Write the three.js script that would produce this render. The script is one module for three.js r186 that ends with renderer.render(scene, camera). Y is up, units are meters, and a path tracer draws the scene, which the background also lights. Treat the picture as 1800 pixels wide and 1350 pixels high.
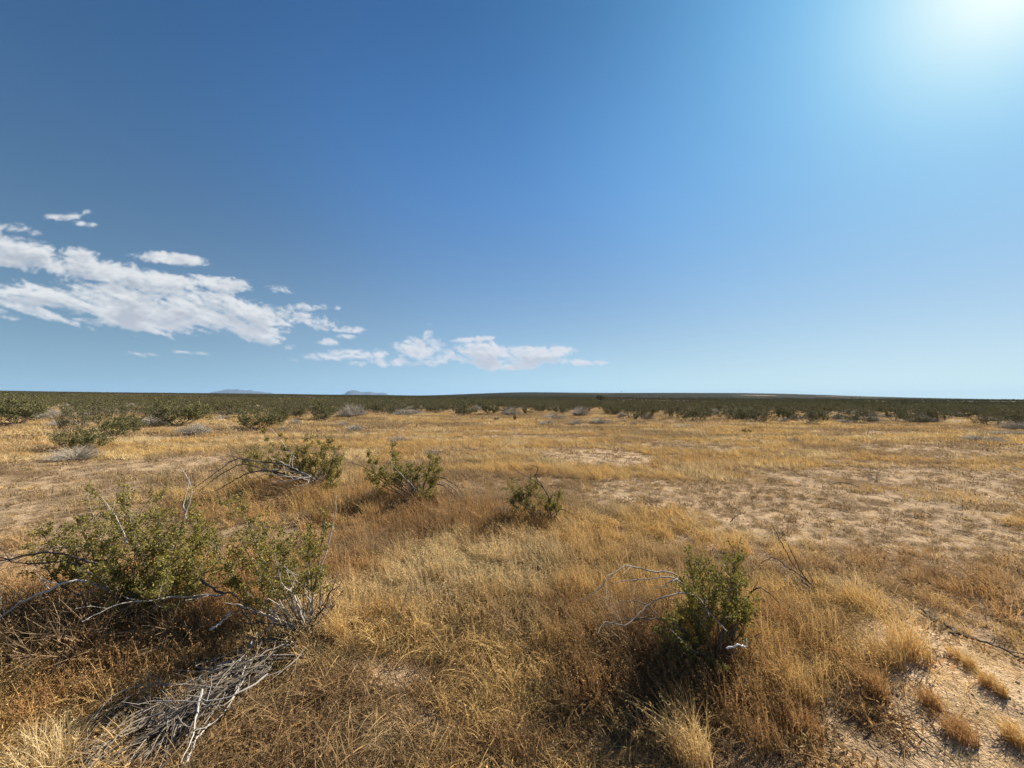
import * as THREE from 'three';

// ------------------------------------------------------------------ camera, sky, sun, exposure
const scene = new THREE.Scene();
const EYE = 1.65;
const camera = new THREE.PerspectiveCamera(90, 4 / 3, 0.05, 60000);
camera.rotation.order = 'YXZ';
camera.position.set(0, EYE, 0);
camera.rotation.set(THREE.MathUtils.degToRad(2.2), 0, THREE.MathUtils.degToRad(0.5));
camera.updateMatrixWorld(true);

const SUN_AZ = 55, SUN_EL = 36, R = THREE.MathUtils.degToRad;
const sunDir = new THREE.Vector3(Math.sin(R(SUN_AZ)) * Math.cos(R(SUN_EL)), Math.sin(R(SUN_EL)), -Math.cos(R(SUN_AZ)) * Math.cos(R(SUN_EL)));
const sun = new THREE.DirectionalLight(new THREE.Color(1, 0.92, 0.78), 5);
sun.name = 'sun';
sun.position.copy(sunDir).multiplyScalar(60);
sun.castShadow = true;
sun.shadow.mapSize.set(4096, 4096);
Object.assign(sun.shadow.camera, { left: -40, right: 40, top: 40, bottom: -40, near: 1, far: 160 });
scene.add(sun, sun.target);

const renderer = new THREE.WebGLRenderer();
renderer.toneMapping = THREE.LinearToneMapping;
renderer.toneMappingExposure = 2.05;
renderer.shadowMap.enabled = true;
scene.fog = new THREE.FogExp2(new THREE.Color(0.42, 0.66, 1.0), 0.000022);

// ------------------------------------------------------------------ random numbers and noise
function rngOf(seed) {
  let s = seed | 0;
  return () => { s = (s + 0x6d2b79f5) | 0; let t = Math.imul(s ^ (s >>> 15), 1 | s); t = (t + Math.imul(t ^ (t >>> 7), 61 | t)) ^ t; return ((t ^ (t >>> 14)) >>> 0) / 4294967296; };
}
const clamp = (x, a = 0, b = 1) => Math.min(b, Math.max(a, x));
const mix = (a, b, t) => a + (b - a) * t;
const sstep = (a, b, x) => { const t = clamp((x - a) / (b - a)); return t * t * (3 - 2 * t); };
const gauss = (r) => (r() + r() + r() + r() - 2) * 1.0;
function hash2(ix, iy, s) {
  let h = Math.imul(ix, 374761393) ^ Math.imul(iy, 668265263) ^ Math.imul(s, 1274126177);
  h = Math.imul(h ^ (h >>> 13), 1274126177); h ^= h >>> 16;
  return (h >>> 0) / 4294967296;
}
function vnoise(x, y, s = 0, period = 0) {
  let ix = Math.floor(x), iy = Math.floor(y);
  const fx = x - ix, fy = y - iy, u = fx * fx * fx * (fx * (fx * 6 - 15) + 10), v = fy * fy * fy * (fy * (fy * 6 - 15) + 10);
  let jx = ix + 1, jy = iy + 1;
  if (period) { ix = ((ix % period) + period) % period; iy = ((iy % period) + period) % period; jx = ((jx % period) + period) % period; jy = ((jy % period) + period) % period; }
  return mix(mix(hash2(ix, iy, s), hash2(jx, iy, s), u), mix(hash2(ix, jy, s), hash2(jx, jy, s), u), v);
}
function fbm(x, y, oct = 4, s = 0, gain = 0.5) {
  let a = 1, sum = 0, tot = 0;
  for (let i = 0; i < oct; i++) { sum += a * vnoise(x, y, s + i * 17); tot += a; a *= gain; x = x * 2.03 + 13.7; y = y * 2.03 + 7.1; }
  return sum / tot;
}

// ------------------------------------------------------------------ the sky: air and clouds
function table(rows, x) {   // smooth curve through the rows, in powers
  const n = rows.length, at = (i, k) => Math.log(rows[clamp(i, 0, n - 1)][k]);
  let i = 1; while (i < n - 1 && x > rows[i][0]) i++;
  const h = rows[i][0] - rows[i - 1][0], t = clamp((x - rows[i - 1][0]) / h), slope = (j, k) => (j <= 0 || j >= n - 1 ? 0 : (at(j + 1, k) - at(j - 1, k)) / (rows[j + 1][0] - rows[j - 1][0]));
  return [1, 2, 3].map((k) => { const p = at(i - 1, k), q = at(i, k), m0 = slope(i - 1, k) * h, m1 = slope(i, k) * h, t2 = t * t, t3 = t2 * t; return Math.exp((2 * t3 - 3 * t2 + 1) * p + (t3 - 2 * t2 + t) * m0 + (3 * t2 - 2 * t3) * q + (t3 - t2) * m1); });
}
const HIGH = [[0, 1.2, 1.22, 1.22], [4, 0.80, 0.98, 1.02], [9, 0.40, 0.71, 0.93], [14, 0.225, 0.54, 0.86], [22, 0.140, 0.415, 0.785], [32, 0.098, 0.33, 0.72], [45, 0.063, 0.235, 0.59], [62, 0.046, 0.175, 0.47], [85, 0.027, 0.108, 0.28], [110, 0.025, 0.10, 0.26], [180, 0.031, 0.115, 0.29]];
const LOW = [[0, 1.08, 1.15, 1.13], [20, 0.90, 1.03, 0.99], [35, 0.78, 0.99, 0.97], [60, 0.58, 0.85, 0.95], [80, 0.45, 0.69, 0.84], [100, 0.34, 0.55, 0.67], [180, 0.30, 0.49, 0.61]];
// clouds: [x, y, half width, half height, slope, weight] on a flat chart of the western sky, 676 units to the tangent of 45 degrees
const BANKS = [
  [-915, 258, 110, 32, -0.15, 1.0], [-800, 240, 95, 26, -0.25, 1.0], [-700, 214, 90, 22, -0.25, 0.95], [-610, 203, 80, 15, -0.16, 0.85], [-540, 200, 60, 9, -0.1, 0.75], [-495, 193, 44, 13, 0.05, 0.9], [-1080, 290, 150, 50, -0.2, 1.0],
  [-905, 184, 100, 11, -0.08, 0.8], [-780, 172, 140, 22, -0.1, 0.95], [-660, 162, 170, 36, -0.1, 1.05], [-540, 150, 130, 30, -0.14, 1.05], [-450, 112, 50, 20, -0.2, 0.95], [-400, 138, 90, 17, -0.16, 0.85],
  [-640, 122, 130, 16, -0.1, 0.8], [-840, 148, 70, 10, -0.32, 0.75], [-740, 130, 60, 8, -0.05, 0.6], [-1180, 190, 240, 48, -0.12, 1.0], [-288, 116, 36, 6, -0.05, 0.75],
  [-605, 241, 58, 10, -0.08, 0.85], [-412, 187, 26, 7, -0.15, 0.6], [-372, 155, 46, 8, 0.0, 0.75], [-310, 154, 14, 4, 0, 0.6], [-388, 86, 14, 6, 0, 0.7], [-325, 94, 20, 6, -0.05, 0.7], [-293, 103, 20, 5, -0.05, 0.65],
  [-785, 316, 34, 6, 0.05, 0.5], [-748, 324, 13, 5, 0.1, 0.54], [-752, 302, 18, 4, -0.1, 0.48], [-872, 292, 54, 11, -0.15, 0.7], [-640, 72, 36, 5, -0.05, 0.55], [-575, 75, 44, 4, -0.05, 0.5],
  [-285, 70, 90, 10, 0.03, 0.9], [-215, 58, 85, 8, 0.0, 0.8], [-160, 82, 50, 20, 0.05, 1.0], [-150, 102, 15, 14, 0.5, 0.75], [-105, 68, 55, 14, -0.12, 0.9], [-50, 72, 75, 19, -0.03, 1.0], [20, 70, 70, 18, 0.02, 1.0],
  [-10, 52, 66, 8, 0.03, 0.8], [80, 76, 60, 10, 0.06, 0.8], [85, 60, 60, 7, -0.05, 0.75], [135, 58, 46, 5, -0.08, 0.7], [-75, 98, 40, 5, 0.06, 0.75], [-145, 125, 12, 4, 0, 0.6],
];
function cloudAt(X, Y, fine = 6) {
  let e = 0;
  for (const [cx, cy, rx, ry, sl, w] of BANKS) {
    const dx = (X - cx) / (rx * 1.1), dy = (Y - cy - sl * (X - cx)) / (ry * 1.1), d = dx * dx + dy * dy;
    if (d < 1.6) e = Math.max(e, w * (1 - d * 0.625)) + 0.10 * clamp(1 - d);
  }
  if (e <= 0.03) return 0;
  const sc = mix(0.5, 1, clamp((Y - 30) / 170)), wx = X / (44 * sc), wy = Y / (21 * sc) + X / (sc * 330);
  const q = fbm(wx * 0.7 + 3.1, wy * 0.7 + 9.7, 3, 5) - 0.5, q2 = fbm(wx * 0.7 + 33.1, wy * 0.7 + 19.7, 3, 15) - 0.5;
  const n = fbm(wx + q * 2.0, wy + q2 * 2.0, fine, 41, 0.6);
  const curl = fbm(X / 11 + q * 3, Y / 6.5 + q2 * 3, 4, 63, 0.6);
  return clamp((Math.min(e, 1.05) * 1.15 + (n - 0.5) * 1.9 + (curl - 0.5) * 1.05 - 0.37) * 1.0);
}
{
  const CP = Math.cos(R(2.2)), SP = Math.sin(R(2.2)), CR = Math.cos(R(0.5)), SR = Math.sin(R(0.5));
  const W = 4096, H = 2048, data = new Float32Array(W * H * 4);
  for (let row = 0; row < H; row++) {
    const el = ((row + 0.5) / H - 0.5) * Math.PI, deg = (el * 180) / Math.PI, cy = Math.cos(el), y = Math.sin(el);
    if (deg < -1) { for (let c = 0; c < W; c++) data.set([0.19, 0.14, 0.09, 1], (row * W + c) * 4); continue; }
    const h0 = Math.exp(-Math.max(0, deg) / 11.5), top = 1 - 0.40 * sstep(24, 52, deg);
    for (let col = 0; col < W; col++) {
      const a = ((col + 0.5) / W - 0.5) * 2 * Math.PI, x = Math.cos(a) * cy, z = Math.sin(a) * cy;
      const th = (Math.acos(clamp(x * sunDir.x + y * sunDir.y + z * sunDir.z, -1, 1)) * 180) / Math.PI;
      const hi = table(HIGH, th), lo = table(LOW, th), keep = mix(top, 1, sstep(35, 8, th));
      const at = (row * W + col) * 4;
      let r = mix(hi[0] * keep, lo[0], h0), g = mix(hi[1] * keep, lo[1], h0), b = mix(hi[2] * keep, lo[2], h0);
      if (z < -0.15 && deg > 1.5 && deg < 50) {
        const yt = y * CP + z * SP, zt = z * CP - y * SP, X = (676 * (x * CR + yt * SR)) / -zt, Y = (676 * (yt * CR - x * SR)) / -zt + 20;   // the chart is hung 2.2 degrees up and turned by half a degree
        if (X > -1500 && X < 240 && Y < 420) {
          const d = cloudAt(X, Y);
          if (d > 0) {
            const up = cloudAt(X + 4, Y + 6, 5), up2 = cloudAt(X + 10, Y + 17, 4), thick = clamp(0.4 * up + 0.6 * up2);
            const lump = fbm(X / 34 + 5, Y / 13 + X / 150, 4, 77, 0.55);
            const shade = clamp(thick * 1.05 - 0.2 + (lump - 0.5) * 1.5) * clamp(d * 1.4) * mix(0.45, 1, clamp(Y / 170));
            const al = 1 - Math.exp(-d * d * 4.2 - d * 0.3), far = mix(0.9, 1, clamp(Y / 160));
            r = mix(r, mix(0.815, 0.475, shade) * far, al * 0.97); g = mix(g, mix(0.835, 0.52, shade) * far, al * 0.97); b = mix(b, mix(0.85, 0.585, shade) * mix(0.95, 1, far), al * 0.97);
          }
        }
      }
      data[at] = r; data[at + 1] = g; data[at + 2] = b; data[at + 3] = 1;
    }
  }
  for (let i = 0; i < data.length; i++) if (i % 4 < 3) data[i] /= 2.05;   // radiances as photographed, at this exposure
  const sky = new THREE.DataTexture(data, W, H, THREE.RGBAFormat, THREE.FloatType);
  sky.mapping = THREE.EquirectangularReflectionMapping;
  sky.magFilter = THREE.LinearFilter;
  sky.needsUpdate = true;
  scene.background = sky;
  scene.environment = sky;
}

// ------------------------------------------------------------------ where things stand: sight lines of the survey photograph met with the ground
const F = 676, CX = 900, CY = 675;
function rayOf(px, py) { return new THREE.Vector3((px - CX) / F, -(py - CY) / F, -1).applyQuaternion(camera.quaternion); }
function flat(px, py) { const d = rayOf(px, py), t = EYE / -d.y; return [d.x * t, d.z * t]; }
const MOUNDS = [];
function mound(px, py, r, h) { const [x, z] = flat(px, py); MOUNDS.push([x, z, r, h]); }
mound(240, 1090, 0.75, 0.13); mound(520, 1120, 0.5, 0.08); mound(1240, 1150, 0.55, 0.10); mound(500, 860, 1.1, 0.14); mound(730, 880, 0.9, 0.12); mound(950, 920, 0.7, 0.1); mound(800, 1000, 1.6, 0.08); mound(1520, 1150, 0.8, 0.07);
const SOFT = [];   // bare or thin places: x, z, half sizes, strength
function bare(px, py, rx, ry, w) {
  const [x, z] = flat(px, py), [, z0] = flat(px, Math.max(py - ry, 716)), [, z1] = flat(px, py + ry);
  SOFT.push([x, z, (rx / F) * -z, Math.max(0.1, Math.abs(z1 - z0) / 2), w]);
}
bare(1055, 803, 85, 13, 1.6); bare(1450, 885, 220, 32, 0.58); bare(1570, 935, 260, 45, 0.45); bare(1770, 1230, 150, 150, 1.35); bare(1740, 1330, 130, 70, 1.2); bare(1665, 1190, 55, 50, 0.7); bare(1700, 1030, 160, 60, 0.5); bare(1720, 1110, 120, 50, 0.6);
bare(240, 812, 150, 14, 0.45); bare(50, 850, 90, 14, 0.4); bare(1160, 865, 110, 16, 0.5); bare(1760, 860, 120, 25, 0.45); bare(690, 1175, 80, 40, 0.55); bare(1400, 905, 130, 12, 0.75); bare(760, 1265, 70, 40, 0.35); bare(1580, 830, 180, 9, 0.5); bare(1300, 980, 60, 20, 0.3);
bare(1270, 940, 40, 10, 0.4); bare(330, 800, 100, 9, 0.4); bare(1480, 760, 120, 5, 0.4); bare(950, 770, 150, 5, 0.35);
function bareness(x, z) { let b = 0; for (const [cx, cz, rx, rz, w] of SOFT) { const d = ((x - cx) / rx) ** 2 + ((z - cz) / rz) ** 2; if (d < 4) b = Math.max(b, w * (1 - sstep(0.25, 1.9, d))); } return b; }
function height(x, z) {
  const d = Math.hypot(x, z), az = Math.atan2(x, -z);
  let h = 0;
  if (d < 400) {
    const near = 1 - sstep(60, 300, d);
    h += near * ((fbm(x / 6.5, z / 6.5, 3, 3) - 0.5) * 0.22 + (vnoise(x / 1.3, z / 1.3, 9) - 0.5) * 0.05);
    for (const [mx, mz, r, k] of MOUNDS) { const q = ((x - mx) ** 2 + (z - mz) ** 2) / (r * r); if (q < 6) h += k * Math.exp(-q); }
  }
  if (d > 70) {
    const far = d - 70, slope = 0.0062 + 0.0122 * sstep(-0.28, 0.06, az) * sstep(0.95, 0.5, az), rise = Math.min(far, 2600);
    h += rise * 0.0062 * sstep(0, 500, far) + rise * (slope - 0.0062) * sstep(400, 2400, d) + (fbm(x / 420, z / 420, 3, 61) - 0.5) * 5 * sstep(250, 1500, d);
    h -= Math.max(0, d - 2700) * 0.006;
  }
  return h;
}
function ground(px, py, lift = 0) {
  const d = rayOf(px, py);
  let t = 0.2, last = 0.2;
  while (t < 400) { if (EYE + d.y * t < height(d.x * t, d.z * t) + lift) break; last = t; t += 0.02 + t * 0.02; }
  for (let i = 0; i < 24; i++) { const m = (t + last) / 2; if (EYE + d.y * m < height(d.x * m, d.z * m) + lift) t = m; else last = m; }
  return new THREE.Vector3(d.x * t, EYE + d.y * t, d.z * t);
}
function atDepth(px, py, depth) { const d = rayOf(px, py); return d.multiplyScalar(depth / -d.z).add(new THREE.Vector3(0, EYE, 0)); }

// ------------------------------------------------------------------ building helpers
const names = {};
function numbered(name) { const n = names[name] ?? 0; names[name] = n + 1; return n ? name + '_' + String(n).padStart(3, '0') : name; }
function tag(o, label, category, group, kind) { if (label) o.userData.label = label; if (category) o.userData.category = category; if (group) o.userData.group = group; if (kind) o.userData.kind = kind; return o; }
function thing(name, label, category, p, group) { const g = new THREE.Group(); g.name = numbered(name); g.position.copy(p); scene.add(g); return tag(g, label, category, group); }

const shadeOf = (c, k) => c.map((v) => v * k);
class MB {   // gathers tubes, blades and leaves, and builds one mesh
  constructor() { this.p = []; this.c = []; this.i = []; }
  tube(pts, r0, r1, col, sides = 5, rnd = null) {
    const n = pts.length, base = this.p.length / 3, t = new THREE.Vector3(), u = new THREE.Vector3(), v = new THREE.Vector3(), up = new THREE.Vector3(0.31, 0.9, 0.27).normalize();
    for (let k = 0; k < n; k++) {
      t.subVectors(pts[Math.min(k + 1, n - 1)], pts[Math.max(k - 1, 0)]).normalize();
      if (Math.abs(t.dot(up)) > 0.97) up.set(0.9, 0.1, -0.3).normalize();
      u.crossVectors(t, up).normalize(); v.crossVectors(t, u);
      const r = mix(r0, r1, k / (n - 1)) * (rnd ? 0.82 + rnd() * 0.36 : 1);
      for (let s = 0; s < sides; s++) {
        const a = (s / sides) * Math.PI * 2, ca = Math.cos(a) * r, sa = Math.sin(a) * r;
        this.p.push(pts[k].x + u.x * ca + v.x * sa, pts[k].y + u.y * ca + v.y * sa, pts[k].z + u.z * ca + v.z * sa);
        const m = rnd ? 0.88 + rnd() * 0.24 : 1;
        this.c.push(col[0] * m, col[1] * m, col[2] * m);
        if (k < n - 1) { const a0 = base + k * sides + s, a1 = base + k * sides + ((s + 1) % sides); this.i.push(a0, a1, a0 + sides, a1, a1 + sides, a0 + sides); }
      }
    }
    if (sides > 3) for (const e of [0, n - 1]) for (let s = 1; s < sides - 1; s++) this.i.push(base + e * sides, base + e * sides + s, base + e * sides + s + 1);
  }
  strip(pts, w, side, col) {   // a flat blade, pointed at its end
    const n = pts.length, base = this.p.length / 3;
    for (let k = 0; k < n - 1; k++) {
      const ww = (w * (1 - (k / (n - 1)) * 0.55)) / 2;
      for (const s of [-1, 1]) { this.p.push(pts[k].x + side.x * ww * s, pts[k].y + side.y * ww * s, pts[k].z + side.z * ww * s); this.c.push(...col); }
      if (k < n - 2) { const a = base + k * 2; this.i.push(a, a + 1, a + 2, a + 1, a + 3, a + 2); }
    }
    const e = pts[n - 1], a = base + (n - 2) * 2;
    this.p.push(e.x, e.y, e.z); this.c.push(...col); this.i.push(a, a + 1, a + 2);
  }
  leaf(x, y, z, dx, dy, dz, sx, sy, sz, len, wid, col) {   // a pointed oval of two faces, folded a little
    const b = this.p.length / 3;
    this.p.push(x, y, z, x + dx * len * 0.5 + sx * wid, y + dy * len * 0.5 + sy * wid, z + dz * len * 0.5 + sz * wid, x + dx * len, y + dy * len, z + dz * len, x + dx * len * 0.5 - sx * wid, y + dy * len * 0.5 - sy * wid, z + dz * len * 0.5 - sz * wid);
    for (let k = 0; k < 4; k++) this.c.push(...col);
    this.i.push(b, b + 1, b + 2, b, b + 2, b + 3);
  }
  geometry() {
    const g = new THREE.BufferGeometry();
    g.setAttribute('position', new THREE.BufferAttribute(new Float32Array(this.p), 3));
    g.setAttribute('color', new THREE.BufferAttribute(new Float32Array(this.c), 3));
    g.setIndex(new THREE.BufferAttribute(new Uint32Array(this.i), 1));
    g.computeVertexNormals();
    return g;
  }
  build(name, material, parent = scene) { const m = new THREE.Mesh(this.geometry(), material); m.name = parent === scene ? numbered(name) : name; m.castShadow = m.receiveShadow = true; parent.add(m); return m; }
}
const V = (x, y, z) => new THREE.Vector3(x, y, z);
function rndDir(r) { const z = r() * 2 - 1, a = r() * Math.PI * 2, s = Math.sqrt(1 - z * z); return V(Math.cos(a) * s, z, Math.sin(a) * s); }
function smooth(pts, n) { return new THREE.CatmullRomCurve3(pts, false, 'centripetal').getPoints(n); }

// ------------------------------------------------------------------ materials
const straw = new THREE.MeshPhysicalMaterial({ color: 0xffffff, vertexColors: true, roughness: 1, transmission: 0.34, thickness: 0, side: THREE.DoubleSide, specularIntensity: 0.25 });
straw.name = 'dry straw';
const leafMat = new THREE.MeshPhysicalMaterial({ color: 0xffffff, vertexColors: true, roughness: 0.85, transmission: 0.42, thickness: 0, side: THREE.DoubleSide, specularIntensity: 0.3 });
leafMat.name = 'creosote leaf';
const bark = new THREE.MeshPhysicalMaterial({ specularIntensity: 0.35, color: 0xffffff, vertexColors: true, roughness: 0.85 });
bark.name = 'weathered bark';
const scrubMat = leafMat.clone(); scrubMat.transmission = 0.2; scrubMat.name = 'dull scrub leaf';
function grain(size, fn) {
  const d = new Uint8Array(size * size * 4);
  for (let y = 0; y < size; y++) for (let x = 0; x < size; x++) { const [r, g, b] = fn(x / size, y / size); d.set([r * 255, g * 255, b * 255, 255].map((k) => clamp(k, 0, 255)), (y * size + x) * 4); }
  const t = new THREE.DataTexture(d, size, size); t.wrapS = t.wrapT = THREE.RepeatWrapping; t.magFilter = THREE.LinearFilter; t.needsUpdate = true; return t;
}
const pf = (u, v, f, s) => vnoise(u * f, v * f, s, f);
const soilMap = grain(1024, (u, v) => {
  const a = 0.35 * pf(u, v, 12, 1) + 0.3 * pf(u, v, 48, 2) + 0.25 * pf(u, v, 160, 3) + 0.3 * pf(u, v, 512, 4), crumb = pf(u, v, 200, 8) > 0.8 ? -0.28 : pf(u, v, 260, 9) > 0.84 ? 0.16 : 0;
  const k = clamp(0.42 + a * 0.5 + crumb, 0.12, 1);
  return [k, k * 0.985, k * 0.96];
});
soilMap.colorSpace = THREE.SRGBColorSpace;
const soilBump = grain(1024, (u, v) => { const k = 0.3 * pf(u, v, 24, 11) + 0.35 * pf(u, v, 90, 12) + 0.35 * pf(u, v, 300, 13); return [k, k, k]; });
const soilMat = new THREE.MeshPhysicalMaterial({ specularIntensity: 0.06, vertexColors: true, map: soilMap, bumpMap: soilBump, bumpScale: 0.014, roughness: 1 });
soilMat.name = 'sandy soil';

// ------------------------------------------------------------------ the ground
const PANS = [[32.8, 1650, 60, 60], [9.4, 2050, 70, 55], [13.4, 1900, 75, 45], [-50.3, 900, 30, 50], [41.5, 1700, 120, 30], [47, 900, 60, 25]].map(([az, d, w, l]) => [R(az), d, w, l]);
function pan(x, z) { const d = Math.hypot(x, z), az = Math.atan2(x, -z); if (d < 700) return 0; for (const [a, D, w, l] of PANS) if ((((az - a) * d) / w) ** 2 + ((d - D) / l) ** 2 < 0.6 + 0.8 * fbm(x / 40, z / 40, 2, 95)) return 1; return 0; }   // far pale clearings
function coverAt(x, z) {   // how much dry grass stands here, 0 to 1
  const d = Math.hypot(x, z);
  const n = fbm(x / 3.4 + 5, z / 1.7 + 2, 4, 21), m = fbm(x / 11, z / 6, 2, 33);
  const b = bareness(x, z);
  return clamp(0.46 + (n - 0.5) * 1.8 + (m - 0.5) * 1.1 + 0.42 * (1 - sstep(2.2, 6, d)) * (1 - sstep(-0.1, 1.3, x)) - b * 1.1);
}
{
  const SEG = 640, rings = [0];
  for (let r = 0.25; r < 21000; r += Math.max(0.035, r * 0.026)) rings.push(r);
  const pos = [], col = [], uv = [], idx = [];
  for (let k = 0; k < rings.length; k++) for (let s = 0; s <= SEG; s++) {
    const a = (s / SEG) * Math.PI * 2, x = Math.sin(a) * rings[k], z = -Math.cos(a) * rings[k], d = rings[k];
    pos.push(x, height(x, z), z); uv.push(x / 1.6, z / 1.6);
    const cv = coverAt(x, z), pale = clamp(1 - cv * 1.3), n = fbm(x / 0.9, z / 0.9, 3, 71), sand = [0.84, 0.615, 0.40], litter = [0.36, 0.235, 0.13], grey = [0.33, 0.235, 0.15];
    let c = sand.map((v, i) => mix(mix(litter[i], grey[i], sstep(0.45, 0.7, n)), v, pale * sstep(0.2, 0.55, n + bareness(x, z) * 0.4) * (0.74 + 0.26 * sstep(0.6, 1.0, bareness(x, z)))));
    if (d > 250) {
      const t = sstep(250, 700, d), patch = fbm(x / 130, z / 60, 4, 81), w = pan(x, z);
      c = c.map((v, i) => mix(mix(v * 0.7, [0.050, 0.047, 0.030][i] * mix(0.5, 1.7, patch), t), [0.46, 0.38, 0.29][i], w));
    }
    col.push(...c);
    if (k && s < SEG) { const i0 = (k - 1) * (SEG + 1) + s, i1 = k * (SEG + 1) + s; idx.push(i0, i0 + 1, i1, i0 + 1, i1 + 1, i1); }
  }
  const g = new THREE.BufferGeometry();
  g.setAttribute('position', new THREE.BufferAttribute(new Float32Array(pos), 3));
  g.setAttribute('color', new THREE.BufferAttribute(new Float32Array(col), 3));
  g.setAttribute('uv', new THREE.BufferAttribute(new Float32Array(uv), 2));
  g.setIndex(new THREE.BufferAttribute(new Uint32Array(idx), 1));
  g.computeVertexNormals();
  const m = new THREE.Mesh(g, soilMat); m.name = 'ground'; m.receiveShadow = true; scene.add(m);
  tag(m, 'sandy desert plain with pale bare patches rising to a low dark hill', 'ground', null, 'structure');
}
// far mountains
{
  const rock = new THREE.MeshPhysicalMaterial({ specularIntensity: 0.05, color: new THREE.Color(0.075, 0.075, 0.08), roughness: 1 });
  rock.name = 'far rock';
  const range = (name, label, az0, az1, dist, top, prof, seed) => {
    const N = 120, M = 10, pos = [], idx = [];
    for (let j = 0; j <= M; j++) for (let i = 0; i <= N; i++) {
      const t = i / N, az = R(mix(az0, az1, t)), across = j / M, d = dist + (across - 0.5) * 4600, crest = 1 - Math.abs(across - 0.5) * 2;
      const y = crest * top * (prof(t) * (0.86 + 0.28 * fbm(t * 14 + seed, across * 5, 4, seed))) - 90 + (crest > 0.01 ? (fbm(t * 30, across * 8, 3, seed + 3) - 0.5) * 90 * crest : 0);
      pos.push(Math.sin(az) * d, y, -Math.cos(az) * d);
      if (j && i < N) { const a = (j - 1) * (N + 1) + i, b = j * (N + 1) + i; idx.push(a, a + 1, b, a + 1, b + 1, b); }
    }
    const g = new THREE.BufferGeometry(); g.setAttribute('position', new THREE.BufferAttribute(new Float32Array(pos), 3)); g.setIndex(idx); g.computeVertexNormals();
    const m = new THREE.Mesh(g, rock); m.name = name; scene.add(m); tag(m, label, 'mountain', null, 'structure');
  };
  const bump = (t, c, w, k) => k * Math.exp(-(((t - c) / w) ** 2));
  range('mountain', 'hazy blue mountain range on the horizon, left of the other', -40.5, -28, 30000, 480, (t) => sstep(0, 0.25, t) * sstep(1, 0.6, t) * (0.55 + bump(t, 0.36, 0.12, 0.5) + bump(t, 0.5, 0.08, 0.2) + bump(t, 0.62, 0.12, 0.12)) + 0.1, 7);
  range('mountain_001', 'hazy blue mountain range on the horizon, right of the other', -26.5, -15.5, 30500, 520, (t) => sstep(0, 0.2, t) * sstep(1, 0.75, t) * (0.42 + bump(t, 0.36, 0.09, 0.72) + bump(t, 0.56, 0.1, 0.5) + bump(t, 0.72, 0.07, 0.36)) + 0.06, 23);
}

// ------------------------------------------------------------------ creosote bushes close by
const LEAF = [[0.245, 0.215, 0.038], [0.310, 0.258, 0.050], [0.190, 0.175, 0.036], [0.370, 0.295, 0.085], [0.150, 0.147, 0.036]], OLIVE = [[0.150, 0.145, 0.045], [0.180, 0.165, 0.055], [0.115, 0.118, 0.042], [0.21, 0.18, 0.08], [0.10, 0.104, 0.045]], SCRUB = [[0.125, 0.118, 0.046], [0.155, 0.14, 0.058], [0.10, 0.10, 0.042], [0.19, 0.158, 0.075], [0.09, 0.09, 0.04]];
const BARK = [0.20, 0.17, 0.14], PALE = [0.46, 0.42, 0.37], DARK = [0.10, 0.08, 0.065], GREY = [0.34, 0.30, 0.26];
function leaves(mb, pts, n, size, r, spread, palette = LEAF) {
  for (let k = 0; k < n; k++) {
    const t = (0.1 + 0.9 * Math.sqrt(r())) * (pts.length - 1), i = Math.min(pts.length - 2, Math.floor(t)), f = t - i, a = pts[i], b = pts[i + 1];
    const d = rndDir(r); d.y += 0.35; d.normalize();
    const s = V(0, 0, 0).crossVectors(d, rndDir(r)).normalize(), c = palette[Math.floor(r() * palette.length)], m = 0.75 + r() * 0.5, L = size * (0.65 + r() * 0.7);
    mb.leaf(mix(a.x, b.x, f) + gauss(r) * spread, mix(a.y, b.y, f) + gauss(r) * spread, mix(a.z, b.z, f) + gauss(r) * spread, d.x, d.y, d.z, s.x, s.y, s.z, L, L * 0.34, [c[0] * m, c[1] * m, c[2] * m]);
  }
}
function plume(wood, leaf, base, tip, rad, n, size, r, stemR, palette) {
  const mid = base.clone().lerp(tip, 0.55), out = tip.clone().sub(base); out.y = 0;
  mid.add(out.multiplyScalar(0.12)).add(V(gauss(r), gauss(r) * 0.5, gauss(r)).multiplyScalar(rad * 0.5)); mid.y -= 0.05 * tip.distanceTo(base);
  const stem = smooth([base, mid, tip], 8);
  wood.tube(stem, stemR, stemR * 0.3, shadeOf(BARK, (0.6 + r() * 0.8)), 4, r);
  const dir = tip.clone().sub(mid).normalize(), twigs = Math.max(5, Math.round(n / 40));
  for (let k = 0; k < twigs; k++) {
    const at = stem[Math.min(8, 4 + Math.floor(r() * 5))].clone();
    const d = rndDir(r).multiplyScalar(0.85).addScaledVector(dir, 0.55); d.y += 0.28; d.normalize();
    const L = rad * (0.45 + r() * 0.85), b = at.clone().addScaledVector(d, L * 0.5).add(rndDir(r).multiplyScalar(L * 0.12)), e = at.clone().addScaledVector(d, L); e.y += L * 0.15;
    wood.tube([at, b, e], stemR * 0.28, stemR * 0.12, shadeOf(BARK, (0.6 + r() * 0.7)), 3);
    leaves(leaf, [at, b, e], Math.round(n / twigs), size, r, size * 1.1, palette);
  }
}
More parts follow.
